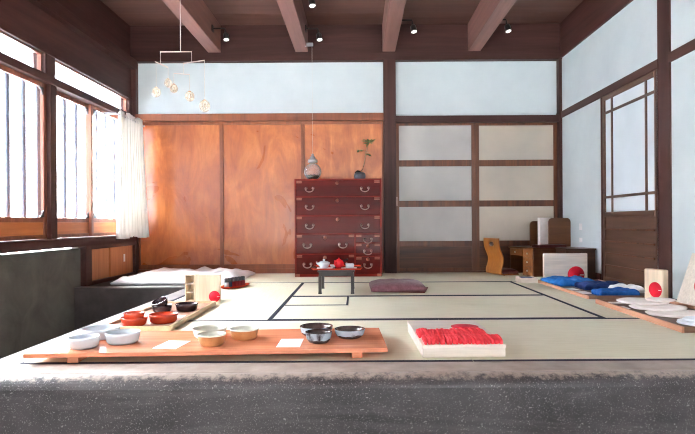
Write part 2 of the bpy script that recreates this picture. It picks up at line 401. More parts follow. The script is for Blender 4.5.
mat_('tatami_x', [(XB,XC,Y[2],Y[3])], [(XB,XC,Y[2],Y[2]+w),(XB,XC,Y[3]-w,Y[3])], 'middle tatami mat under the low black table and plum cushion')
mat_('tatami_y', [(XC,XR,Y[1],Y[3])], [(XC,XC+w,Y[1],Y[3]),(XR-w,XR,Y[1],Y[3])], 'tatami mat along the right wall, under the tray of blue cloths')
mat_('tatami_x', [(XA,.39,Y[3],Y[4])], [(XA,.39,Y[3],Y[3]+.012)], 'back left tatami mat under the red chest of drawers')
mat_('tatami_x', [(.39,XR,Y[3],Y[4])], [(.39,XR,Y[3],Y[3]+.012)], 'back right tatami mat in front of the frosted glass doors')

# ------------------------------------------------------------------ ceiling, beams, headers
b = B()
yy = YR
while yy < YB:
    b.box(XL, XR, yy+.002, min(yy+.36, YB), ZC, ZC+.03); yy += .36
b.box(XL, XR, YR, YB, ZC+.012, ZC+.05)
struct(b, 'ceiling', 'ceil')
struct(box(XL-.1, XR+.1, 5.95, 6.1, 2.348, ZC), 'trim_7', 'darkwood_x')          # header over the back wall
n = 8
BEAMS = [-1.57, -.608, .35, 1.29]
for x in BEAMS:
    struct(box(x-.07, x+.07, YR, 5.951, 2.44, ZC), 'trim_%d' % n, 'beam', .004); n += 1
struct(box(XR-.02, XR+.1, YR, 5.95, 2.36, ZC), 'trim_%d' % n, 'darkwood'); n += 1

# ------------------------------------------------------------------ back wall
b = box(XL-.1, XR+.1, 6.05, 6.15, -.05, 2.36)
struct(b, 'wall_back', 'plaster')
struct(box(XL, XR, 6.03, 6.05, 1.765, 2.36), 'wall_back_upper', 'plaster')
struct(box(.29, .425, 5.95, 6.06, 0, 2.36), 'trim_%d' % n, 'darkwood_z', .004); n += 1
struct(box(2.225, XR, 5.955, 6.05, 0, 2.36), 'trim_%d' % n, 'darkwood_z', .003).location = (0, 0, 0); n += 1
struct(box(XL, .29, 5.96, 6.05, 1.69, 1.77), 'trim_%d' % n, 'amberframe', .003); n += 1
struct(box(.425, 2.225, 5.96, 6.05, 1.66, 1.735), 'trim_%d' % n, 'darkwood_x', .003); n += 1
struct(box(XL, .29, 5.985, 6.05, -.05, .05), 'trim_%d' % n, 'amberframe', .003); n += 1
struct(box(.425, XR, 5.985, 6.05, -.05, .012), 'trim_%d' % n, 'doorwood_x', .003); n += 1
struct(box(XL, XL+.055, 5.96, 6.05, 0, 2.36), 'trim_%d' % n, 'darkwood_z', .003); n += 1

dn = 1
xs = [-2.44, -1.515, -.612, .288]
for i in range(3):
    r = sroot('door_%d' % dn); dn += 1
    x0, x1 = xs[i], xs[i+1]
    box(x0+.018, x1-.018, 6.018, 6.035, .1, 1.66).build('panel', 'amber', r)
    fr = B()
    fr.box(x0, x0+.02, 6.0, 6.04, .05, 1.69).box(x1-.02, x1, 6.0, 6.04, .05, 1.69)
    fr.box(x0+.02, x1-.02, 6.0, 6.04, .05, .1).box(x0+.02, x1-.02, 6.0, 6.04, 1.655, 1.69)
    fr.build('frame', 'amberframe', r, .003)
for (x0, x1, yd, glz) in ((.41, 1.315, 6.0, 'frost'), (1.305, 2.235, 6.022, 'frost_w')):
    r = sroot('door_%d' % dn); dn += 1
    y0, y1 = yd, yd+.022
    fr = B(); s = .05
    fr.box(x0, x0+s, y0, y1, .012, 1.66).box(x1-s, x1, y0, y1, .012, 1.66)
    for z0, z1 in ((1.632,1.66),(1.178,1.248),(.728,.797),(.285,.348),(.012,.05)):
        fr.box(x0+s, x1-s, y0, y1, z0, z1)
    fr.build('frame', 'doorwood', r, .003)
    for z0, z1 in ((1.248,1.632),(.797,1.178),(.348,.728)):
        box(x0+s-.005, x1-s+.005, y0+.009, y0+.013, z0-.004, z1+.004).build('pane', glz, r)
    box(x0+s-.005, x1-s+.005, y0+.008, y0+.015, .045, .29).build('kick_panel', 'doorwood_x', r)
    if glz == 'frost': box(x0+.012, x0+.03, y0-.003, y0+.004, .74, .84).build('finger_pull', 'iron', r)

# ------------------------------------------------------------------ right wall
b = B()
b.box(XR, XR+.1, YR, 4.08, ZD, 2.36).box(XR, XR+.1, 5.01, 6.1, ZD, 2.36).box(XR, XR+.1, 4.08, 5.01, 1.72, 2.36).box(XR, XR+.1, 4.08, 5.01, ZD, 0)
struct(b, 'wall_right', 'plaster')
struct(box(XR-.010, XR+.05, 3.885, 4.05, 0, 2.36), 'trim_%d' % n, 'darkwood_z', .004); n += 1
struct(box(XR-.015, XR+.02, YR, 3.9, 1.70, 1.77).box(XR-.015, XR+.02, 4.04, 5.955, 1.70, 1.77), 'trim_%d' % n, 'darkwood', .003); n += 1
struct(box(XR-.008, XR+.02, 4.985, 5.005, 0, 1.7), 'trim_%d' % n, 'darkwood_z', .002); n += 1
struct(box(XR-.012, XR, 5.02, 5.955, 0, .07), 'baseboard_right', 'darkwood')
r = sroot('door_%d' % dn); dn += 1
X0, X1 = XR+.0, XR+.028
fr = B()
fr.box(X0, X1, 4.04, 4.115, -.02, 1.73).box(X0, X1, 4.945, 5.02, -.02, 1.73)
fr.box(X0, X1, 4.125, 4.945, 1.66, 1.73).box(X0, X1, 4.125, 4.945, .595, .64).box(X0, X1, 4.125, 4.945, -.02, .05)
fr.build('frame', 'doorwood_y', r, .003)
lt = B()
for yv in (4.245, 4.815): lt.box(X0+.004, X1-.006, yv-.011, yv+.011, .64, 1.66)
for zv in (1.545, .775): lt.box(X0+.004, X1-.006, 4.125, 4.945, zv-.011, zv+.011)
lt.build('lattice', 'doorwood_y', r)
box(X0+.014, X0+.018, 4.12, 4.95, .62, 1.67).build('pane', 'frost_b', r)
kp = B()
for i in range(5):
    kp.box(X0+.008, X0+.02, 4.12, 4.95, .04+i*.109, .04+(i+1)*.109+.01)
    if i: box(X0-.002, X0+.012, 4.125, 4.945, .05+i*.109-.006, .05+i*.109+.006).build('batten', 'doorwood', r, .001)
kp.build('kick_panel', 'doorwood_y', r, .001)

# ------------------------------------------------------------------ left wall with its windows
struct(box(XL-.12, XL, YR, 4.92, ZD, .34).box(XL-.12, XL-.03, 4.92, 6.1, ZD, .38), 'wall_left', 'graywall')
struct(box(XL-.12, XL, YR, 1.36, .34, 2.36), 'wall_left_front', 'plaster')
struct(box(XL-.08, XL+.05, 1.36, 5.99, .36, .44), 'trim_%d' % n, 'darkwood', .004); n += 1
struct(box(XL-.08, XL+.04, 1.36, 5.99, 1.69, 1.755), 'trim_%d' % n, 'darkwood', .004); n += 1
struct(box(XL-.10, XL+.0, 1.36, 6.05, 1.925, 2.36), 'wall_left_upper', 'darkwood')
struct(box(XL-.02, XL+.02, 1.36, 5.99, 1.925, 1.955), 'trim_%d' % n, 'darkwood', .003); n += 1
struct(box(XL-.02, XL+.075, YR, 5.949, 2.26, 2.36), 'trim_%d' % n, 'darkwood', .004); n += 1
struct(box(XL-.1, XL+.0, YR, 5.949, 2.36, ZC), 'trim_%d' % n, 'darkwood'); n += 1
for y0, y1 in ((4.35,4.44),(2.85,2.94),(1.36,1.44),(5.93,6.03)):
    struct(box(XL-.08, XL+.03, y0, y1, .44, 1.69), 'trim_%d' % n, 'darkwood_z', .003); n += 1
    struct(box(XL-.08, XL+.02, y0-(.05 if y0 > 3 else 0), y1, 1.755, 1.925), 'trim_%d' % n, 'darkwood_z', .003); n += 1
wn = 1
def sash(y0, y1, xo):
    global wn
    r = sroot('window_%d' % wn); wn += 1
    s = .042; xa, xb = XL-.03+xo, XL-.003+xo
    f = B()
    f.box(xa, xb, y0, y0+s, .442, 1.688).box(xa, xb, y1-s, y1, .442, 1.688)
    for z0, z1 in ((.442,.475),(.575,.615),(1.65,1.688)): f.box(xa, xb, y0+s, y1-s, z0, z1)
    f.build('frame', 'sashwood', r, .003)
    box(xa+.01, xa+.014, y0+s-.004, y1-s+.004, .61, 1.655).build('pane', 'pane', r)
    box(xa+.009, xa+.018, y0+s-.004, y1-s+.004, .47, .58).build('lower_panel', 'sashpanel', r)
    for ya, sy in ((y0+s, 1), (y1-s, -1)):
        for za, sz in ((.615, 1), (1.65, -1)):
            q = [(ya, za), (ya+sy*.06, za), (ya+sy*.042, za+sz*.016), (ya+sy*.024, za+sz*.02), (ya+sy*.02, za+sz*.042), (ya, za+sz*.06)]
            B().prism(q, 'X', xa+.016, xb+.001).build('corner_bracket', 'black', r)
for y0, y1, xo in ((5.075,5.93,0),(4.44,5.13,-.03),(3.63,4.35,0),(2.94,3.68,-.03),(2.13,2.85,0),(1.44,2.18,-.03)):  # last two sashes are out of view, added for more daylight
    sash(y0, y1, xo)
for y0, y1 in ((4.44,5.88),(2.94,4.30),(1.44,2.80)):  # last transom is out of view, added with those sashes
    r = sroot('window_%d' % wn); wn += 1
    f = B(); s = .014
    f.box(XL-.04, XL-.01, y0, y0+s, 1.755, 1.925).box(XL-.04, XL-.01, y1-s, y1, 1.755, 1.925)
    f.box(XL-.04, XL-.01, y0+s, y1-s, 1.755, 1.768).box(XL-.04, XL-.01, y0+s, y1-s, 1.912, 1.925)
    f.build('frame', 'sashwood', r)
    box(XL-.028, XL-.024, y0+s-.003, y1-s+.003, 1.765, 1.915).build('pane', 'pane', r)
struct(B().prism([(XL-.12, 2.46), (-3.45, 2.27), (-3.45, 2.31), (XL-.12, 2.52)], 'Y', -3.2, 8.0), 'trim_%d' % n, 'darkwood'); n += 1   # eave over the street windows, added to hold back high sky light
# bars outside the windows
t = thing('window_bars', 'blue grey upright metal bars outside the left windows', 'window bars', (XL-.16, 0, 0))
box(-.012, .012, 1.3, 6.1, .36, .40).build('rail', 'barpaint', t)
box(-.012, .012, 1.3, 6.1, 1.72, 1.76).build('rail', 'barpaint', t)
for y in (1.32, 4.4, 6.05): box(0, .05, y, y+.03, .365, .395).build('bracket', 'barpaint', t)
y = 1.5
while y < 6.0:
    box(-.012, .012, y-.02, y+.02, .38, 1.74).build('bar', 'barpaint', t, .004); y += .2

# low sliding cupboard set in the left wall above the step
r = sroot('door_%d' % dn); dn += 1
f = B()
f.box(XL-.02, XL+.05, 4.86, 4.97, -.004, .385).box(XL-.02, XL+.05, 5.93, 6.0, -.004, .36).box(XL-.02, XL+.05, 4.97, 5.93, .325, .385).box(XL-.02, XL+.05, 4.97, 5.93, -.004, .03)
f.build('frame', 'darkwood', r, .003)
box(XL-.01, XL+.008, 4.96, 5.42, .025, .33).build('sliding_panel', 'cupboard', r)
box(XL+.01, XL+.022, 5.40, 5.94, .025, .33).build('sliding_panel', 'cupboard', r)
box(XL+.021, XL+.026, 5.70, 5.735, .16, .24).build('finger_pull', 'whitecloth', r, .001, 'white finger pull')

# ------------------------------------------------------------------ outside
t = thing('neighbour_house', 'pale house across the street behind the barred windows', 'house', (-6.0, 4, ZD))
box(-.3, 0, -9, 14, 0, 3.6).build('wall', 'house', t)
B().prism([(-3.0, 5.0), (.55, 3.62), (.55, 3.74), (-3.0, 5.15)], 'Y', -9, 14).build('roof', 'roof', t)
box(0, .05, -9, 14, 1.28, 1.4).build('band', 'housegrey', t)
for yv in (-3.2, .6, 3.4, 6.2, 9.5): box(0, .04, yv, yv+1.1, 1.75, 2.7).build('window', 'housegrey', t)
tag(box(-9, XL-.12, -9, 20, ZD-.1, ZD-.02).box(XL-.12, 9, -9, YR, ZD-.1, ZD-.02).build('street', 'road'), 'pale grey street outside the left windows', 'street')['kind'] = 'structure'

# ------------------------------------------------------------------ curtain
t = thing('curtain', 'white gathered curtain hanging at the far end of the left windows', 'curtain', (XL+.1, 5.3, .42))
c = B(); NU, NV = 90, 24; vs = {}
for i in range(NU+1):
    for j in range(NV+1):
        u, v = i/NU, j/NV                      # v: 0 bottom, 1 top
        y = (-.02 + u*.60) * (1 - .10*v) + .05*v
        fold = .030*math.sin(u*PI*2*8.5 + .6*math.sin(v*2)) * (.55+.45*(1-v)) + .012*math.sin(u*PI*2*19+v)
        x = .045 + fold + .05*u*(1-v)**1.3 + .0*u
        z = 1.25*v + (.025*math.sin(u*40) if j == NV else 0) - .012*math.sin(u*9)*(1-v)
        vs[i,j] = c.bm.verts.new((x, y, z))
for i in range(NU):
    for j in range(NV): c.bm.faces.new((vs[i,j],vs[i+1,j],vs[i+1,j+1],vs[i,j+1])).smooth = True
o = c.build('fabric', 'curtain', t); md = o.modifiers.new('thickness', 'SOLIDIFY'); md.thickness = .003
B().tube([(.05,-.05,1.215),(.05,.66,1.215)], .008, 8).build('rod', 'silver', t)
box(-.07, .055, -.06, -.045, 1.205, 1.225).build('rod_bracket', 'silver', t); box(-.07, .055, .64, .655, 1.205, 1.225).build('rod_bracket', 'silver', t)

# ------------------------------------------------------------------ red chest of drawers
CX0, CY0, CW, CD, CH = -.652, 5.555, .896, .41, 1.009
t = thing('chest_of_drawers', 'tall dark red lacquered chest of drawers with iron ring handles', 'chest of drawers', (CX0, CY0, .002))
bd = B()
bd.box(0, CW, .022, CD, 0, CH)
bd.build('body', 'tansu', t)
fr = B()
zs = [1.009, .824, .629, .441, .234, .028]
fr.box(0, .018, 0, .024, 0, CH).box(CW-.018, CW, 0, .024, 0, CH).box(.018, CW-.018, 0, .024, .991, CH).box(.018, CW-.018, 0, .024, 0, .03)
for z in zs[1:5]: fr.box(.018, CW-.018, 0, .024, z-.008, z+.008)
fr.box(.612, .63, 0, .024, .03, .433)
for z in (.347, .21): fr.box(.63, CW-.018, 0, .024, z-.007, z+.007)
fr.build('frame', 'tansu_fr', t, .002)
def ring_handle(par, x, z, s=1.0):
    h = B()
    for sx in (-1, 1):
        h.lathe([(0,0),(.013*s,0),(.013*s,.004),(.006*s,.007),(0,.008)], 14)
    h.bm.free(); h.bm = bmesh.new()
    for sx in (-1, 1):
        g = B().lathe([(0,0),(.014*s,0),(.013*s,.005),(.006*s,.009),(0,.010)], 14)
        g.xf(Matrix.Translation((x+sx*.036*s, .004, z)) @ Matrix.Rotation(PI/2, 4, 'X'))
        me = bpy.data.meshes.new('tmp'); g.bm.to_mesh(me); g.bm.free(); h.bm.from_mesh(me); bpy.data.meshes.remove(me)
    pts = [(x+s*.043*math.cos(a)*(1 if abs(math.cos(a)) < .9 else 1), -.010-.004*math.sin(-a), z-.004+s*.034*math.sin(a)) for a in [PI*1.0 + PI*i/16 for i in range(17)]]
    pts = [(x-.030*s,-.006,z+.004)] + pts + [(x+.030*s,-.006,z+.004)]
    h.tube(pts, .0052*s, 8)
    for f in h.bm.faces: f.smooth = True
    h.build('ring_handle', 'iron', par)
def lock(par, x, z):
    g = B().lathe([(0,0),(.019,0),(.018,.004),(.008,.006),(.007,.009),(0,.009)], 18)
    g.xf(Matrix.Translation((x, .004, z)) @ Matrix.Rotation(PI/2, 4, 'X'))
    g.build('lock_plate', 'copper', par)
def drawer(x0, x1, z0, z1, handles, lk=None, cps=True):
    d = box(x0, x1, .004, .03, z0, z1).build('drawer', 'tansu', t, .002)
    for hx, hz in handles: ring_handle(d, hx-CX0, hz)
    if lk: lock(d, lk[0]-CX0, lk[1])
    if cps:
        for xa, xb in ((x0, x0+.055), (x1-.055, x1)):
            box(xa, xb, .001, .006, z1-.010, z1).box(xa, xb, .001, .006, z1-.024, z1-.014).build('corner_plate', 'copper', d)
R1 = (-.497, .0725)
drawer(.02, CW-.02, .834, .989, [(R1[0], .912), (R1[1], .912)], (-.212, .965))
drawer(.02, CW-.02, .639, .814, [(R1[0], .728), (R1[1], .728)], (-.212, .785))
drawer(.02, CW-.02, .451, .619, [(R1[0], .533), (R1[1], .533)], (-.21, .590))
drawer(.02, .610, .244, .431, [(-.523, .335), (-.156, .335)], (-.342, .402))
drawer(.02, .610, .034, .224, [(-.523, .132), (-.156, .132)], (-.342, .198))
for z0, z1, hz in ((.356, .431, .385), (.219, .338, .265), (.034, .201, .125)):
    drawer(.632, CW-.02, z0, z1, [(.10, hz)], (.10, z1-.024) if z1-z0 > .1 else None)
for xa, xb in ((0, .05), (CW-.05, CW)): box(xa, xb, -.003, .001, .004, .030).build('base_plate', 'copper', t)

# glass jar on its cord, and the plant
JX, JY = -.479, 5.75
t = thing('hanging_terrarium', 'round glass jar with silver lid and moss on the red chest', 'terrarium', (JX, JY, CH))
prof = []
R, zc = .092, .092
for i in range(2, 23):
    a = -PI/2 + PI*i/24
    prof.append((R*math.cos(a), zc + R*math.sin(a)))
B().lathe([(0, .002), (.024, .002)] + prof + [(.036, .19), (.036, .205)], 40).build('glass_jar', 'jarglass', t)
mo = B(); q = []
for i in range(3, 9):
    a = -PI/2 + PI*i/24
    q.append((R*.95*math.cos(a), zc + R*.95*math.sin(a)))
mo.lathe([(0, .006)] + q + [(.06, .052), (.03, .062), (0, .058)], 30)
for v in mo.bm.verts: v.co.z += .006*noise.noise(v.co*60) if v.co.z > .045 else 0
mo.build('moss', 'moss', t)
B().lathe([(0,.19),(.050,.19),(.052,.205),(.047,.222),(.032,.232),(.028,.25),(.016,.258),(.012,.27),(.014,.279),(.006,.286),(0,.287)], 28).build('lid', 'silver', t)
B().tube([(0,0,.285),(0,0,1.44)], .0014, 6).build('hanging_cord', 'string', t)
box(-.076, .012, -.012, .012, 1.43, 1.465).build('cord_hook', 'silver', t, .003)

PX, PY = .022, 5.75
t = thing('potted_plant', 'slender leafy bonsai in a round slate grey pot on the red chest', 'plant', (PX, PY, CH))
B().lathe([(0,0),(.04,0),(.056,.018),(.063,.045),(.056,.072),(.044,.082),(.040,.082),(.046,.07),(0,.066)], 28).build('pot', 'potgrey', t)
mm = B(); ball(mm, (-.018, 0, .076), .036, .034, .028, 16, 8)
for v in mm.bm.verts: v.co += Vector((0,0,1))*.008*noise.noise(v.co*70)
mm.build('moss_mound', 'soil', t)
tr = B().tube([(.012,0,.066),(.022,0,.105),(.042,.0,.15),(.054,0,.215),(.068,.0,.30),(.088,0,.375),(.098,0,.405)], .0065, 8, r2=.003)
tr.tube([(.068,0,.30),(.03,-.01,.325),(-.008,-.015,.318)], .003, 6, r2=.002)
tr.tube([(.068,0,.30),(.09,.01,.295),(.108,.01,.275)], .003, 6, r2=.002)
tr.build('trunk', 'trunk', t)
lf = B()
def leaf(c, d, L, W):
    d = Vector(d).normalized(); sd = d.cross(Vector((0,0,1)));
    sd = sd.normalized() if sd.length > .01 else Vector((1,0,0))
    c = Vector(c); nrm = sd.cross(d)
    p = [c, c+d*L*.35+sd*W/2, c+d*L*.7+sd*W*.36, c+d*L, c+d*L*.7-sd*W*.36, c+d*L*.35-sd*W/2]
    mid = [c+d*L*.35-nrm*.003, c+d*L*.7-nrm*.003]
    V = [lf.bm.verts.new(q) for q in p]; Mv = [lf.bm.verts.new(q) for q in mid]
    for f in ((V[0],V[1],Mv[0]),(V[1],V[2],Mv[1],Mv[0]),(V[2],V[3],Mv[1]),(V[3],V[4],Mv[1]),(V[4],V[5],Mv[0],Mv[1]),(V[5],V[0],Mv[0])): lf.bm.faces.new(f)
rl = random.Random(3)
for cen, k, L in (((.098,0,.405), 24, .085), ((-.008,-.015,.318), 9, .05), ((.108,.01,.275), 9, .055)):
    for i in range(k):
        a = rl.uniform(0, 2*PI); leaf(cen, (math.cos(a), math.sin(a), rl.uniform(-.55,.5)), L*rl.uniform(.7,1.1), .028)
o = lf.build('foliage', 'leaf', t); md = o.modifiers.new('thickness', 'SOLIDIFY'); md.thickness = .0012

# ------------------------------------------------------------------ low table and tea things
t = thing('low_table', 'small low black table with slim legs on the middle mat', 'table', (-.173, 4.40, .0018))
TZ = .185
tp = box(-.145, .145, -.19, .19, TZ-.014, TZ)
tp.build('tabletop', 'black', t, .003)
box(-.135, .135, -.182, .182, TZ-.045, TZ-.014).build('apron', 'black', t, .002)
for sx in (-1, 1):
    for sy in (-1, 1):
        x, y = sx*.127, sy*.172
        lg = B().prism([(x-.014,0),(x+.014,0),(x+.012,.02),(x+.012,TZ-.045),(x-.012,TZ-.045),(x-.012,.02)], 'Y', y-.012, y+.012)
        lg.build('leg', 'black', t)
TT = TZ+.0018
t = thing('lacquer_tray', 'shallow red lacquer tray spread over the low black table', 'tray', (-.168, 4.40, TT))
box(-.19, .19, -.165, .165, 0, .006).build('base', 'red_lac', t, .002)
rm = B()
rm.prism([(-.19,.006),(-.184,.006),(-.196,.018),(-.203,.018)], 'Y', -.165, .165).prism([(.184,.006),(.19,.006),(.203,.018),(.196,.018)], 'Y', -.165, .165)
rm.prism([(-.165,.006),(-.159,.006),(-.171,.014),(-.177,.014)], 'X', -.19, .19).prism([(.159,.006),(.165,.006),(.177,.014),(.171,.014)], 'X', -.19, .19)
rm.build('rim', 'red_lac', t)
z0 = TT+.0081
t = thing('teapot', 'white porcelain pot on the left side of the low table', 'teapot', (-.275, 4.33, z0))
B().lathe([(0,0),(.026,0),(.030,.004),(.044,.028),(.048,.044),(.046,.046),(.040,.046),(.034,.030),(0,.012)], 28).build('body', 'white_cer', t)
B().lathe([(.044,.046),(.030,.054),(.010,.058),(.007,.063),(.010,.070),(0,.072)], 24).build('lid', 'white_cer', t)
B().tube([(-.036,0,.026),(-.055,0,.040),(-.060,0,.052)], .008, 8, r2=.005).build('spout', 'white_cer', t)
tag(B().lathe([(0,0),(.014,0),(.022,.012),(.024,.022),(.022,.022),(.012,.004),(0,.003)], 20).build('teacup', 'white_cer'), 'tiny white cup between the white pot and red teapot', 'cup').location = (-.207, 4.40, z0)
t = thing('teapot', 'bright red round teapot with dark side handle on the low table', 'teapot', (-.157, 4.38, z0))
B().lathe([(0,0),(.022,0),(.030,.006),(.040,.026),(.040,.042),(.030,.058),(.018,.062),(0,.063)], 28).build('body', 'red_pot', t)
B().lathe([(.022,.061),(.016,.068),(.006,.070),(.007,.078),(0,.081)], 20).build('lid', 'red_pot', t)
B().tube([(.030,.01,.045),(.055,.02,.060),(.072,.028,.062)], .009, 10, r2=.011).build('side_handle', 'black_lac', t)
B().tube([(-.02,-.03,.035),(-.03,-.048,.05),(-.032,-.055,.06)], .007, 8, r2=.005).build('spout', 'red_pot', t)
t = thing('square_dish', 'small square white dish on the right side of the low table', 'dish', (-.068, 4.32, z0), .1)
sq = B(); sq.box(-.032,.032,-.03,.03,0,.006).box(-.032,-.027,-.03,.03,.006,.036).box(.027,.032,-.03,.03,.006,.036).box(-.027,.027,-.03,-.025,.006,.036).box(-.027,.027,.025,.03,.006,.036)
sq.build('body', 'white_cer', t, .002)
box(-.027,.027,-.025,.025,.006,.02).build('filling', 'potgrey', t)
for i, (x, y) in enumerate(((-.075, 4.315), (-.27, 4.315))):
    tag(box(-.062, .062, -.075, .075, 0, .002).build('paper_slip', 'paper'), 'white paper sheet on the near %s half of the red tray' % ('right', 'left')[i], 'paper').location = (x+.0, y, TT+.0061)

# ------------------------------------------------------------------ cushions
t = thing('floor_cushion', 'puffy plum brown floor cushion beside the low table', 'cushion', (.315, 4.46, .012), .02)
B().pillow(.44, .42, .072, 26, 26, 3.2, .006, 9, 3, edge=.42).build('cover', 'plum', t)
B().tube([(0,0,.066),(.01,-.01,.074),(.02,-.02,.068)], .003, 6).build('centre_tuft', 'plum', t)
tag(B().pillow(.42, .34, .013, 20, 20, 6, .001, 9, 5, edge=.6).build('seat_mat', 'brownlin'), 'thin dark red brown mat peeking out under the plum cushion', 'mat')
o = bpy.data.objects['seat_mat']; o.location = (.352, 4.445, .0018); o.rotation_euler = (0, 0, -.2)

# ------------------------------------------------------------------ bedding
t = thing('futon', 'rumpled white futon spread on the step below the amber panels', 'bedding', (-1.70, 5.42, .002), -.03)
B().pillow(1.12, 1.0, .075, 40, 36, 5, .035, 5, 11, edge=.25, rag=.03).build('quilt', 'whitecloth', t)

# ------------------------------------------------------------------ front display board and what stands on it
yaw = math.radians(2.6)
t = thing('display_board', 'long low orange wood display board along the front edge', 'board', (-.615, 2.385, .0018), yaw)
box(-.725, .725, -.215, .215, .027, .045).build('top', 'board', t, .003)
for x in (-.545, .60): box(x-.022, x+.022, -.19, .19, 0, .027).build('foot', 'board', t, .002)
BZ = .0468
def bowl_prof(R, H, base=.82, th=.006):
    out = [(0,0),(base*R*.92,0),(base*R,.004),(base*R+(R-base*R)*.45,.25*H),(R*.955,.72*H),(R,H)]
    inn = [(R-th*.6,H+.001),(R-th-.03*R,.72*H),((base+.02)*R,.3*H),(R*.6,.16*H),(0,.14*H)]
    return out, inn
def plain_bowl(name, label, x, y, z, R, H, mt, group=None, cat='bowl', base=.84, tilt=None, sy=1):
    o_, i_ = bowl_prof(R, H, base)
    o = B().lathe(o_+i_, 40, sy=sy).build(name, mt); tag(o, label, cat, group); o.location = (x, y, z)
    if tilt: o.rotation_euler = tilt
    return o
G = 'white bowls on the orange board'
plain_bowl('bowl', 'white bowl at the near left of the three white bowls', -1.145, 2.25, BZ, .063, .044, 'white_cer', G)
plain_bowl('bowl', 'white bowl at the right of the three white bowls', -1.020, 2.335, BZ, .072, .046, 'white_cer', G)
plain_bowl('bowl', 'widest white bowl, half hidden behind the other two white bowls', -1.165, 2.44, BZ, .082, .045, 'white_cer', G)
def two_tone(label, x, y, R, H, group, outer, inner, band=None):
    o_, i_ = bowl_prof(R, H, .8)
    t = thing('bowl', label, 'bowl', (x, y, BZ), random.uniform(0, 6), group)
    if not band:
        B().lathe(o_, 40).build('body', outer, t)
        B().lathe([(R*.985,.90*H)]+[(R*1.004,.9*H),(R*1.006,H)]+i_, 40).build('glaze', inner, t)
    else:
        B().lathe(o_[:4]+[(R*.9,.5*H)], 40).build('body', outer, t)
        g = B(); n_ = 48; rows = []
        for k in range(5):
            rr = []
            for i in range(n_):
                a = 2*PI*i/n_; low = .34 + .2*noise.noise((math.cos(a)*2.6+x*9, math.sin(a)*2.6, 1.3))
                h = low + (1-low)*k/4; r_ = R*(.86+.14*min(1, max(0, (h-.25)/.72))**.6)+.0015
                rr.append(g.bm.verts.new((r_*math.cos(a), r_*math.sin(a), h*H)))
            rows.append(rr)
        for a_, b_ in zip(rows, rows[1:]):
            for i in range(n_): g.bm.faces.new((a_[i], a_[(i+1)%n_], b_[(i+1)%n_], b_[i])).smooth = True
        g.build('drip_glaze', band, t)
        B().lathe([(R+.001, H-.001)]+i_, 40).build('interior', inner, t)
G = 'cream and brown bowls on the orange board'
two_tone('caramel brown bowl with cream inside, nearest of the three brown bowls', -.62, 2.28, .059, .047, G, 'brown_clay', 'cream_glaze')
two_tone('caramel brown bowl with cream inside, rightmost of the three brown bowls', -.508, 2.40, .063, .046, G, 'brown_clay', 'cream_glaze')
two_tone('wide cream bowl behind the nearest caramel brown bowl', -.672, 2.435, .076, .042, G, 'cream_glaze', 'cream_glaze')
G = 'black glazed bowls on the orange board'
two_tone('black bowl with pale rim glaze, nearest of the three black bowls', -.172, 2.325, .056, .045, G, 'black_glaze', 'black_glaze', 'drip_glaze')
two_tone('black bowl with pale dripping glaze, rightmost of the three black bowls', -.040, 2.42, .067, .038, G, 'black_glaze', 'black_glaze', 'drip_glaze')
two_tone('wide black bowl behind the nearest black bowl', -.193, 2.465, .074, .043, G, 'black_glaze', 'black_glaze', 'drip_glaze')
for x, y, rz, wx, wy, lb in ((-1.265, 2.245, yaw-.05, .115, .145, 'blank white card at the left end of the orange board'),
                         (-.79, 2.285, -.12, .10, .145, 'blank white card between the white and brown bowls'),
                         (-.292, 2.305, .0, .098, .155, 'blank white card between the brown and black bowls')):
    o = tag(box(-wx/2, wx/2, -wy/2, wy/2, 0, .0015).build('display_card', 'paper'), lb, 'card', 'cards on the orange board'); o.location = (x, y, BZ); o.rotation_euler = (0,0,rz)

# ------------------------------------------------------------------ box of red cloths
t = thing('gift_box', 'flat whitish wooden box under the red cloths near the front edge', 'box', (.428, 2.495, .0018), .02)
box(-.171, .171, -.275, .275, 0, .036).build('body', 'palewhite', t, .002)
lid = box(-.173, .173, -.277, .277, .0365, .053).build('lid', 'palewhite', t, .002)
dsk = B().lathe([(0,0),(.066,0),(.066,.0008),(0,.0008)], 40); dsk.build('red_disc', 'dot', t, 0, 'crimson disc').location = (.085, .105, .053)
BX, BY, RZ = .428, 2.495, .0548
def cloth(w_, d_, h_):
    b = B(); pr = []
    for i in range(9):
        a = PI*i/8; pr.append((-d_/2*math.cos(a)*(1 if i not in (0,8) else 1), h_*.55 + h_*.45*math.sin(a)))
    pr = [(-d_/2, 0)] + pr + [(d_/2, 0)]
    b.prism(pr, 'X', -w_/2, w_/2)
    return b
first = None
for row, (yc, nC, xa, xb, lb, gp) in enumerate(((-.212, 25, -.158, .168, 'folded coral red cloth in the near row on the whitish box', 'red cloths of the near row'),
                                     (-.082, 24, -.168, .132, 'folded coral red cloth in the far row on the whitish box', 'red cloths of the far row'))):
    for k in range(nC):
        if first is None or k == 0:
            o = tag(cloth((xb-xa)/nC*.80, .122, .026).build('folded_cloth', 'redcloth', None, .002), lb, 'cloth', gp)
            first = o; base = o
        else:
            o = base.copy(); COL.objects.link(o)
        o.location = (BX+xa+(xb-xa)*(k+.5)/nC, BY+yc+random.uniform(-.006,.006), RZ)
        o.scale = (1, random.uniform(.93,1.0), random.uniform(.82,1.1))
        o.rotation_euler = (0, 0, random.uniform(-.06,.06))

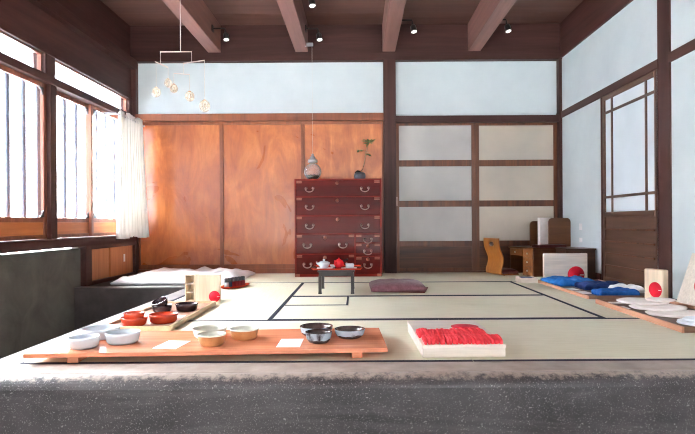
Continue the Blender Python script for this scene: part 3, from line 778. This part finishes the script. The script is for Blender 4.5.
# ------------------------------------------------------------------ left tray with lacquer bowls
def tray(name, label, x0, x1, y0, y1, h, rim_m, end_m, in_m, group, rz=0.0):
    cx, cy = (x0+x1)/2, (y0+y1)/2; W, D = x1-x0, y1-y0; k = .012
    t = thing(name, label, 'tray', (cx, cy, .0018), rz, group)
    box(-W/2+k, W/2-k, -D/2+k, D/2-k, .0, .012).build('base', in_m, t)
    box(-W/2, -W/2+k, -D/2, D/2, 0, h).build('rim', rim_m, t, .001); box(W/2-k, W/2, -D/2, D/2, 0, h).build('rim', rim_m, t, .001)
    box(-W/2+k, W/2-k, -D/2, -D/2+k, 0, h).build('rim', end_m, t, .001); box(-W/2+k, W/2-k, D/2-k, D/2, 0, h).build('rim', end_m, t, .001)
    return t
tray('wooden_tray', 'pale wood tray of lacquer bowls along the left kerb', -1.345, -.975, 2.80, 3.70, .026, 'traywood', 'traywood', 'trayin', 'wooden trays on the mats')
LZ = .0138
G = 'lacquer bowls in the left tray'
plain_bowl('lacquer_bowl', 'vermilion lacquer bowl at the bottom of the left stack', -1.205, 2.90, LZ, .069, .045, 'red_lac', G, base=.8)
plain_bowl('lacquer_bowl', 'smaller vermilion bowl stacked on another red bowl', -1.205, 2.90, LZ+.026, .054, .044, 'red_lac', G, base=.8)
plain_bowl('lacquer_bowl', 'vermilion lacquer bowl standing alone at the tray front', -1.080, 2.99, LZ, .078, .046, 'red_lac', G, base=.84)
plain_bowl('lacquer_bowl', 'dark plum lacquer bowl at the right rear of the tray', -1.075, 3.38, LZ, .070, .046, 'black_lac', G, base=.8)
plain_bowl('lacquer_bowl', 'dark plum bowl holding a tilted bowl, left rear of the tray', -1.215, 3.34, LZ, .062, .044, 'black_lac', G, base=.8)
plain_bowl('lacquer_bowl', 'dark plum bowl tipped over on top of another bowl', -1.213, 3.335, LZ+.036, .050, .042, 'black_lac', G, base=.7, tilt=(.35,-.3,0))
for x, y, lb in ((-1.295, 3.13, 'small white slip by the left rim of the lacquer tray'), (-1.05, 3.16, 'small white slip between red and black lacquer bowls')):
    tag(box(-.025,.025,-.04,.04,0,.0012).build('paper_slip','paper'), lb, 'paper').location = (x, y, LZ)

# open wooden box and its lid
t = thing('wooden_box', 'open pale wood box on edge, showing two inner shelves', 'box', (-1.20, 3.90, .0018), -.06)
q = B(); W, D, H, k = .070, .10, .192, .007
q.box(-W/2, -W/2+k, -D/2, D/2, 0, H).box(W/2-k, W/2, -D/2, D/2, 0, H).box(-W/2+k, W/2-k, -D/2, D/2, 0, k).box(-W/2+k, W/2-k, -D/2, D/2, H-k, H).box(-W/2+k, W/2-k, D/2-k, D/2, k, H-k)
q.build('body', 'pale', t, .001)
for z in (.062, .124): box(-W/2+k, W/2-k, -D/2+.004, D/2-k, z, z+.008).build('shelf', 'palewhite', t)
def dot_lid(label, loc, rz, W, H, T, dc, dr, mt='pale', name='box_lid'):
    t = thing(name, label, 'box lid', loc, rz, 'pale wooden box lids with a red disc')
    box(-W/2, W/2, 0, T, 0, H).build('body', mt, t, .003)
    d = B().lathe([(0,0),(dr,0),(dr,.0008),(0,.0008)], 44); d.xf(Matrix.Translation((dc[0], 0, dc[1])) @ Matrix.Rotation(PI/2, 4, 'X'))
    d = d.build('red_disc', 'dot', t, 0, 'crimson disc')
    box(dc[0]+dr*.45, dc[0]+dr*.92, -.0014, -.0006, dc[1]-dr*.06, dc[1]+dr*.02).build('printed_mark', 'mark', d)
    return t
dot_lid('pale wood box lid with red disc behind the lacquer tray', (-1.06, 3.80, .0018), -.05, .176, .196, .028, (.048, .043), .040)
dot_lid('wide whitish box lid with red disc standing before the desk', (1.912, 4.975, .0018), 0.0,   .40, .26, .035, (.094, .064), .078, 'palewhite')
# lid seen edge-on at the far end of the right tray
t = thing('box_lid', 'narrow pale box lid with red disc between the two right trays', 'box lid', (2.04, 3.735, .002), math.radians(19), 'pale wooden box lids with a red disc')
box(0, .052, -.078, .078, 0, .222).build('body', 'pale', t, .008)
d = B().lathe([(0,0),(.053,0),(.053,.0008),(0,.0008)], 44); d.xf(Matrix.Translation((0, -.016, .082)) @ Matrix.Rotation(-PI/2, 4, 'Y'))
d = d.build('red_disc', 'dot', t, 0, 'crimson disc')
box(-.0014, -.0006, -.064, -.040, .079, .083).build('printed_mark', 'mark', d)
# leaning lid at the right edge
t = thing('box_lid', 'large pale box lid leaning on the right wall past the side door', 'box lid', (2.082, 3.55, .0125), 0, 'pale wooden box lids with a red disc')
ln = math.atan2(.112, .335)
mx_ = Matrix.Rotation(ln, 4, 'Y')
box(0, .03, -.45, 0, 0, .352).xf(mx_).build('body', 'palewhite', t, .004)
d = B().lathe([(0,0),(.075,0),(.075,.0008),(0,.0008)], 44); d.xf(mx_ @ Matrix.Translation((0, -.20, .17)) @ Matrix.Rotation(-PI/2, 4, 'Y'))
d.build('red_disc', 'dot', t, 0, 'crimson disc')

# red tray with small jars
ang = math.atan2(.18, .097)
t = thing('lacquer_tray', 'oval red lacquer tray of small jars near the white futon', 'tray', (-1.075, 4.70, .0018), ang)
B().lathe([(0,0),(.8,0),(.97,.012),(1.0,.02),(.96,.02),(.82,.007),(0,.006)], 44, sx=.17, sy=.085).build('body', 'red_lac', t)
jars = [('white_cer','white jar with dark lid, first of the row on the red oval tray'), ('bottle_blue','blue jar between the white jar and the red jars'),
        ('bottle_red','dark red jar standing next to the blue jar'), ('bottle_red','dark red jar second from the blue jar'),
        ('bottle_red','dark red jar third from the blue jar'), ('bottle_red','dark red jar at the far end of the jar row')]
for i, (mt, lb) in enumerate(jars):
    d = -.105 + .042*i
    t = thing('jar', lb, 'jar', (-1.075+d*math.cos(ang), 4.70+d*math.sin(ang), .0088), 0, 'small jars on the red oval tray'); t.scale = (1.12, 1.12, 1.15)
    B().lathe([(0,0),(.016,0),(.018,.003),(.018,.036),(.014,.040),(0,.041)], 18).build('body', mt, t)
    B().lathe([(0,.040),(.0165,.040),(.0165,.066),(.013,.070),(0,.070)], 18).build('lid', 'bottle_cap', t)

# ------------------------------------------------------------------ right trays
tray('wooden_tray', 'long wooden tray of blue cloths along the right wall', 1.635, 2.20, 3.855, 4.945, .024, 'trayrim', 'trayrim_x', 'traydark', 'wooden trays on the mats')
def soft(name, label, cat, mt, x0, x1, y0, y1, z, h, amp, seed, rz=0, group=None, edge=.35, rag=.04, fr=12):
    o = B().pillow((x1-x0), (y1-y0), h*.82, 36, 30, 10, amp, fr*.8, seed, edge=max(edge, .55), rag=rag).build(name, mt)
    tag(o, label, cat, group); o.location = ((x0+x1)/2, (y0+y1)/2, z); o.rotation_euler = (0,0,rz); return o
G = 'folded cloths in the right tray'
soft('folded_cloth', 'large bright blue cloth folded at the far end of the right tray', 'cloth', 'bluecloth', 1.665, 2.02, 4.52, 4.92, LZ, .06, .02, 2, .05, G)
soft('folded_cloth', 'dark navy cloth folded between two brighter blue cloths', 'cloth', 'navycloth', 1.79, 2.12, 4.25, 4.48, LZ, .062, .018, 5, -.03, G)
soft('folded_cloth', 'small medium blue cloth folded at the near end of the tray', 'cloth', 'midblue', 1.75, 2.03, 3.89, 4.06, LZ, .055, .014, 8, .0, G)
soft('folded_cloth', 'white cloth bundle behind the nearest blue cloth', 'cloth', 'whitecloth', 1.96, 2.17, 4.085, 4.235, LZ, .06, .02, 13, 0, G)
for x, y, lb in ((1.70, 4.33, 'white card on the tray between blue and navy cloths'), (1.715, 4.12, 'white card on the tray left of the nearest blue cloth')):
    o = tag(box(-.05,.05,-.07,.07,0,.002).build('display_card','paper'), lb, 'card', 'cards in the right tray'); o.location = (x, y, LZ); o.rotation_euler = (0,0,.04)
# small white box with navy cloth
t = thing('gift_box', 'small open white box with navy cloth left of the blue cloths', 'box', (1.55, 4.975, .0018))
q = B(); q.box(-.078,.078,-.08,.08,0,.006)
q.box(-.078,-.071,-.08,.08,.006,.046).box(.071,.078,-.08,.08,.006,.046).box(-.071,.071,-.08,-.073,.006,.046).box(-.071,.071,.073,.08,.006,.046)
q.build('body', 'palewhite', t, .001)
soft('folded_cloth', 'navy cloth folded inside the small open white box', 'cloth', 'navycloth', 1.483, 1.617, 4.906, 5.044, .009, .046, .008, 21, 0, None, .6, .0)

tray('wooden_tray', 'wooden tray of white felt rounds at the right edge', 1.605, 2.07, 2.68, 3.66, .03, 'trayrim', 'trayrim_x', 'traydark', 'wooden trays on the mats')
def felt(label, x, y, z, rx, ry, mt, seed, h=.013, tx=0, ty=0):
    b = B(); n_ = 48
    top = []; 
    pr = [(0, h), (.8, h), (.97, h*.8), (1.0, h*.45), (.96, 0), (0, 0)]
    b.lathe(pr, n_)
    for v in b.bm.verts:
        a = math.atan2(v.co.y, v.co.x); s = 1 + .03*math.sin(a*7+seed) + .02*math.sin(a*3+seed*2)
        v.co.x *= rx*s; v.co.y *= ry*s
    o = b.build('felt_round', mt); tag(o, label, 'felt round', 'white felt rounds in the near right tray'); o.location = (x, y, z); o.rotation_euler = (tx, ty, 0)
felt('pinkish white felt round at the far end of the row', 1.805, 3.43, LZ+.030, .155, .13, 'offwhite', 1, .0135)
felt('small white felt round lying on the far pinkish round', 1.90, 3.40, LZ+.0445, .085, .08, 'offwhite', 4, .010)
felt('pinkish white felt round second from the far end', 1.825, 3.29, LZ+.015, .165, .13, 'offwhite', 2, .0135)
felt('pinkish white felt round third from the far end', 1.855, 3.14, LZ, .175, .125, 'offwhite', 3, .0135)
felt('bluish white felt round at the near end of the row', 1.835, 2.86, LZ, .14, .12, 'bluewhite', 5, .012)
felt('smaller bluish white felt round resting on the nearest one', 1.855, 2.88, LZ+.0125, .115, .09, 'bluewhite', 6, .012)
for x, y, lb in ((1.70, 3.60, 'white card at the far left corner of the felt tray'), (1.66, 3.40, 'narrow white card by the left rim of the felt tray')):
    o = tag(box(-.055,.055,-.03,.03,0,.002).build('display_card','paper'), lb, 'card', 'cards in the felt tray'); o.location = (x + (.03 if y > 3.5 else .0), y, LZ); o.rotation_euler = (0,0,-.05 if y > 3.5 else 1.5)

# ------------------------------------------------------------------ desk corner
DY = math.radians(15)
t = thing('writing_desk', 'low brown kneehole desk with drawers in the right corner', 'desk', (1.76, 5.42, .002), DY)
W, D, H = .47, .45, .292
box(-.012, W+.01, -.012, D+.008, H-.018, H).build('desktop', 'desk', t, .002)
box(0, W, 0, .195, .008, H-.018).build('pedestal', 'desk', t, .002)
for z0, z1, i in ((.012,.095,0), (.10,.185,1), (.19,.27,2)):
    d = box(-.006, .012, .012, .185, z0, z1).build('drawer', 'desk_drawer', t, .002)
    ball(B(), (-.011, .10, (z0+z1)/2), .008, .012, .010, 12, 8).build('knob', 'silver', d)
d = box(-.004, .02, .20, D-.02, .20, .27).build('drawer', 'desk_drawer', t, .002)
ball(B(), (-.009, .33, .235), .008, .012, .010, 12, 8).build('knob', 'silver', d)
box(0, W, D-.02, D, 0, H-.018).build('end_panel', 'desk', t, .002)
box(W-.015, W, .195, D-.02, 0, H-.018).build('back_panel', 'desk', t)
box(0.0, W, 0.0, .195, 0, .008).build('plinth', 'desk', t)
def D2(lx, ly, z): return (1.76+lx*math.cos(DY)-ly*math.sin(DY), 5.42+lx*math.sin(DY)+ly*math.cos(DY), z)
# low chest
t = thing('low_chest', 'low dark brown wooden chest behind the wide lid with red disc', 'chest', (2.10, 5.235, .0018))
box(-.135, .14, -.14, .135, .0, .285).build('body', 'chestdark', t, .003)
box(-.14, .145, -.145, .14, .285, .299).build('top', 'chestdark', t, .002)
# book stand
t = thing('book_stand', 'brown wooden book stand with rounded ends on the desk', 'book stand', D2(.365, .245, H+.002), DY)
box(-.14, .135, -.13, .16, 0, .014).build('shelf_board', 'desk', t, .002)
def rpanel(w_, h_, r=.045):
    p = [(-w_/2, 0), (w_/2, 0)]
    for i in range(7): a = i*PI/12; p.append((w_/2-r+r*math.cos(a), h_-r+r*math.sin(a)))
    for i in range(7): a = PI/2+i*PI/12; p.append((-w_/2+r+r*math.cos(a), h_-r+r*math.sin(a)))
    return p
e = B().prism(rpanel(.26, .30), 'Y', -.142, -.126).xf(Matrix.Translation((.015, 0, 0))); e.build('end_board', 'desk', t, .002)
e = B().prism(rpanel(.26, .27), 'Y', .144, .16).xf(Matrix.Translation((-.02, 0, 0))); e.build('end_board', 'desk', t, .002)
p = D2(.285, .24, H+.0165)
t = thing('book', 'tall white book standing in the brown book stand', 'book', p, DY-.05)
box(-.055, .055, -.022, .022, 0, .285).build('pages', 'paper', t)
box(-.058, .06, -.025, -.022, 0, .29).box(-.058, .06, .022, .025, 0, .29).box(-.061, -.058, -.025, .025, 0, .29).build('cover', 'offwhite', t)
p = D2(.20, .035, H+.002)
t = thing('book', 'flat maroon album lying on the front of the desk', 'book', p, DY+.0)
box(-.15, .16, -.065, .052, .004, .024).build('pages', 'album', t)
box(-.155, .165, -.07, .06, 0, .004).box(-.155, .165, -.07, .06, .024, .028).box(-.155, .165, .052, .06, .004, .024).build('cover', 'album', t)
# legless chair
CAe = math.radians(17)
t = thing('legless_chair', 'golden plywood legless chair facing the low desk', 'chair', (1.435, 5.715, .0018), CAe)
prof = [(-.030,.385),(-.028,.33),(-.016,.275),(.006,.225),(.022,.185),(.024,.145),(.014,.10),(.0,.06),(-.002,.03),(.008,.010),(.04,.003)]
def spl(P, k):
    out = []
    for i in range(len(P)-1):
        p0, p1, p2, p3 = P[max(i-1,0)], P[i], P[i+1], P[min(i+2, len(P)-1)]
        for s_ in range(k):
            u = s_/k
            out.append(tuple(.5*(2*b_+(-a_+c_)*u+(2*a_-5*b_+4*c_-d_)*u*u+(-a_+3*b_-3*c_+d_)*u**3) for a_,b_,c_,d_ in zip(p0,p1,p2,p3)))
    out.append(P[-1]); return out
P = spl(prof, 4); c = B(); NW = 24; vs = {}
for i, (u, z) in enumerate(P):
    for j in range(NW+1):
        vs[i,j] = c.bm.verts.new((u, -.15+.30*j/NW, z))
for i in range(len(P)-1):
    for j in range(NW):
        yc = -.15+.30*(j+.5)/NW; zc = (P[i][1]+P[i+1][1])/2
        if (yc/.05)**2+((zc-.325)/.022)**2 < 1: continue
        c.bm.faces.new((vs[i,j],vs[i,j+1],vs[i+1,j+1],vs[i+1,j])).smooth = True
o = c.build('backrest', 'chairply', t); md = o.modifiers.new('thickness', 'SOLIDIFY'); md.thickness = .011; md.offset = 0
box(.03, .22, -.13, .13, .0, .012).build('seat', 'chairply', t, .002)
B().pillow(.18, .25, .05, 16, 16, 4, .002, 8, 2, c=(.125, 0, .012), edge=.5).build('seat_cushion', 'album', t)
# two small white rectangles on the right wall
for z, h_, lb in ((.47, .065, 'upper of two small white rectangles on the wall beside the book stand'), (.345, .045, 'lower of two small white rectangles on the wall beside the book stand')):
    t = tag(box(XR-.008, XR-.0005, 5.44, 5.50, z, z+h_).build('white_rectangle', 'whitecloth', None, .002), lb, 'white rectangle', 'white rectangles on the right wall')

# ------------------------------------------------------------------ spotlights
def spot(x, y, label):
    t = thing('spotlight', label, 'spotlight', (x, y, 2.58), 0, 'spotlights on the ceiling beams')
    box(0, .012, -.03, .03, -.03, .03).build('mount_plate', 'blackmetal', t)
    B().tube([(.01,0,0),(.13,0,.0),(.135,0,-.02),(.137,0,-.05)], .008, 8).build('arm', 'blackmetal', t)
    h = B().lathe([(0,.03),(.024,.028),(.028,.02),(.031,-.035),(.031,-.043),(.027,-.043),(.026,-.036),(0,-.036)], 20)
    R_ = Matrix.Translation((.145,-.01,-.085)) @ Matrix.Rotation(math.radians(-14), 4, 'X') @ Matrix.Rotation(math.radians(-8), 4, 'Y')
    h.xf(R_).build('lamp_head', 'blackmetal', t)
    B().lathe([(0,-.0365),(.026,-.0365),(.026,-.040),(0,-.040)], 20).xf(R_).build('lens', 'lamp', t)
spot(BEAMS[0]+.07, 5.60, 'black spotlight on the leftmost ceiling beam')
spot(BEAMS[1]+.07, 5.62, 'black spotlight near the wall end of the second beam, above the chest')
spot(BEAMS[1]+.07, 4.74, 'black spotlight at the top edge on the second beam')
spot(BEAMS[2]+.07, 5.40, 'black spotlight on the third beam above the middle post')
spot(BEAMS[3]+.07, 5.40, 'black spotlight on the rightmost beam above the glass doors')

# ------------------------------------------------------------------ mobile
YM = 4.0; s_ = YM/540
def mp(px, py): return ((px-358)*s_+1.307, 0, .56-(py-222)*s_-2.74)
t = thing('hanging_mobile', 'hanging mobile of pale sticks and golden glass floats', 'mobile', (-1.307, YM, 2.74))
B().tube([(0,0,0), mp(181.5,50.5)], .0025, 6).build('cord', 'string', t)
def stick(a, b, r=.004): B().tube([a, b], r, 8).build('stick', 'stick', t)
def cord(a, b): B().tube([a, b], .0016, 6).build('cord', 'string', t)
stick(mp(161.3,50.3), mp(192.8,50.3))
stick(mp(156,60), mp(169,66)); stick(mp(184,62), mp(205.5,59)); stick(mp(174.6,72), mp(190.5,73), .003)
cord(mp(161.5,50.3), mp(161.5,62.5)); cord(mp(192.6,50.3), mp(192.6,60.8)); cord(mp(184.3,62), mp(184.3,72.6))
for k, (px, sy, py, r_) in enumerate(((157,60.5,90.7,4.4),(169,66,81.7,3.9),(174.6,72,87,4.0),(190.5,73,95,4.6),(205.3,59,104.8,5.4))):
    a = mp(px, sy); q = mp(px, py); r = r_*s_
    cord(a, (q[0], q[1], q[2]+r*1.1))
    f = ball(B(), q, r, r, r*1.12, 20, 12).build('glass_float', 'float', t)
    B().lathe([(0,r*1.06),(r*.3,r*1.04),(r*.3,r*1.16),(0,r*1.2)], 12, q).build('cap', 'chairply', f)

# ------------------------------------------------------------------ camera, sky, daylight openings
cam = bpy.data.cameras.new('camera'); co = bpy.data.objects.new('camera', cam); COL.objects.link(co)
co.location = (0, 0, .56); co.rotation_euler = (PI/2, math.radians(.34), 0)
cam.sensor_fit = 'HORIZONTAL'; cam.sensor_width = 36; cam.lens = 540/695*36
cam.shift_x = -10.5/695; cam.shift_y = 5.4/695; cam.clip_start = .02
SC.camera = co

wd = bpy.data.worlds.new('sky'); SC.world = wd; wd.use_nodes = True; nt = wd.node_tree; nt.nodes.clear()
o = nt.nodes.new('ShaderNodeOutputWorld'); bg = nt.nodes.new('ShaderNodeBackground')
tc = nt.nodes.new('ShaderNodeTexCoord'); sp = nt.nodes.new('ShaderNodeSeparateXYZ'); mr = nt.nodes.new('ShaderNodeMapRange')
nt.links.new(tc.outputs['Generated'], sp.inputs[0]); nt.links.new(sp.outputs[1], mr.inputs[0])
SKY_L, SKY_R = 50.0, 0.4
mr.inputs[1].default_value = -.55; mr.inputs[2].default_value = -.1; mr.inputs[3].default_value = SKY_R; mr.inputs[4].default_value = SKY_L
bg.inputs[0].default_value = (.95, .98, 1.0, 1)
nt.links.new(mr.outputs[0], bg.inputs[1]); nt.links.new(bg.outputs[0], o.inputs[0])

def portal(name, loc, rot, sx, sy):
    l = bpy.data.lights.new(name, 'AREA'); l.shape = 'RECTANGLE'; l.size = sx; l.size_y = sy
    l.cycles.is_portal = True
    ob = bpy.data.objects.new(name, l); COL.objects.link(ob); ob.location = loc; ob.rotation_euler = rot
portal('window_daylight', (XL-.2, 3.7, 1.15), (0, -PI/2, 0), 1.6, 4.7)
portal('entrance_daylight', ((XL+XR)/2, YR-.02, 1.16), (PI/2, 0, 0), 4.76, 3.1)
SC.cycles.use_denoising = True; SC.cycles.filter_width = 1.1
SC.cycles.max_bounces = 12; SC.cycles.diffuse_bounces = 8; SC.cycles.transparent_max_bounces = 16
SC.view_settings.view_transform = 'Standard'; SC.view_settings.look = 'None'
SC.view_settings.gamma = 1.0; SC.view_settings.use_curve_mapping = False
SC.view_settings.exposure = 1.74
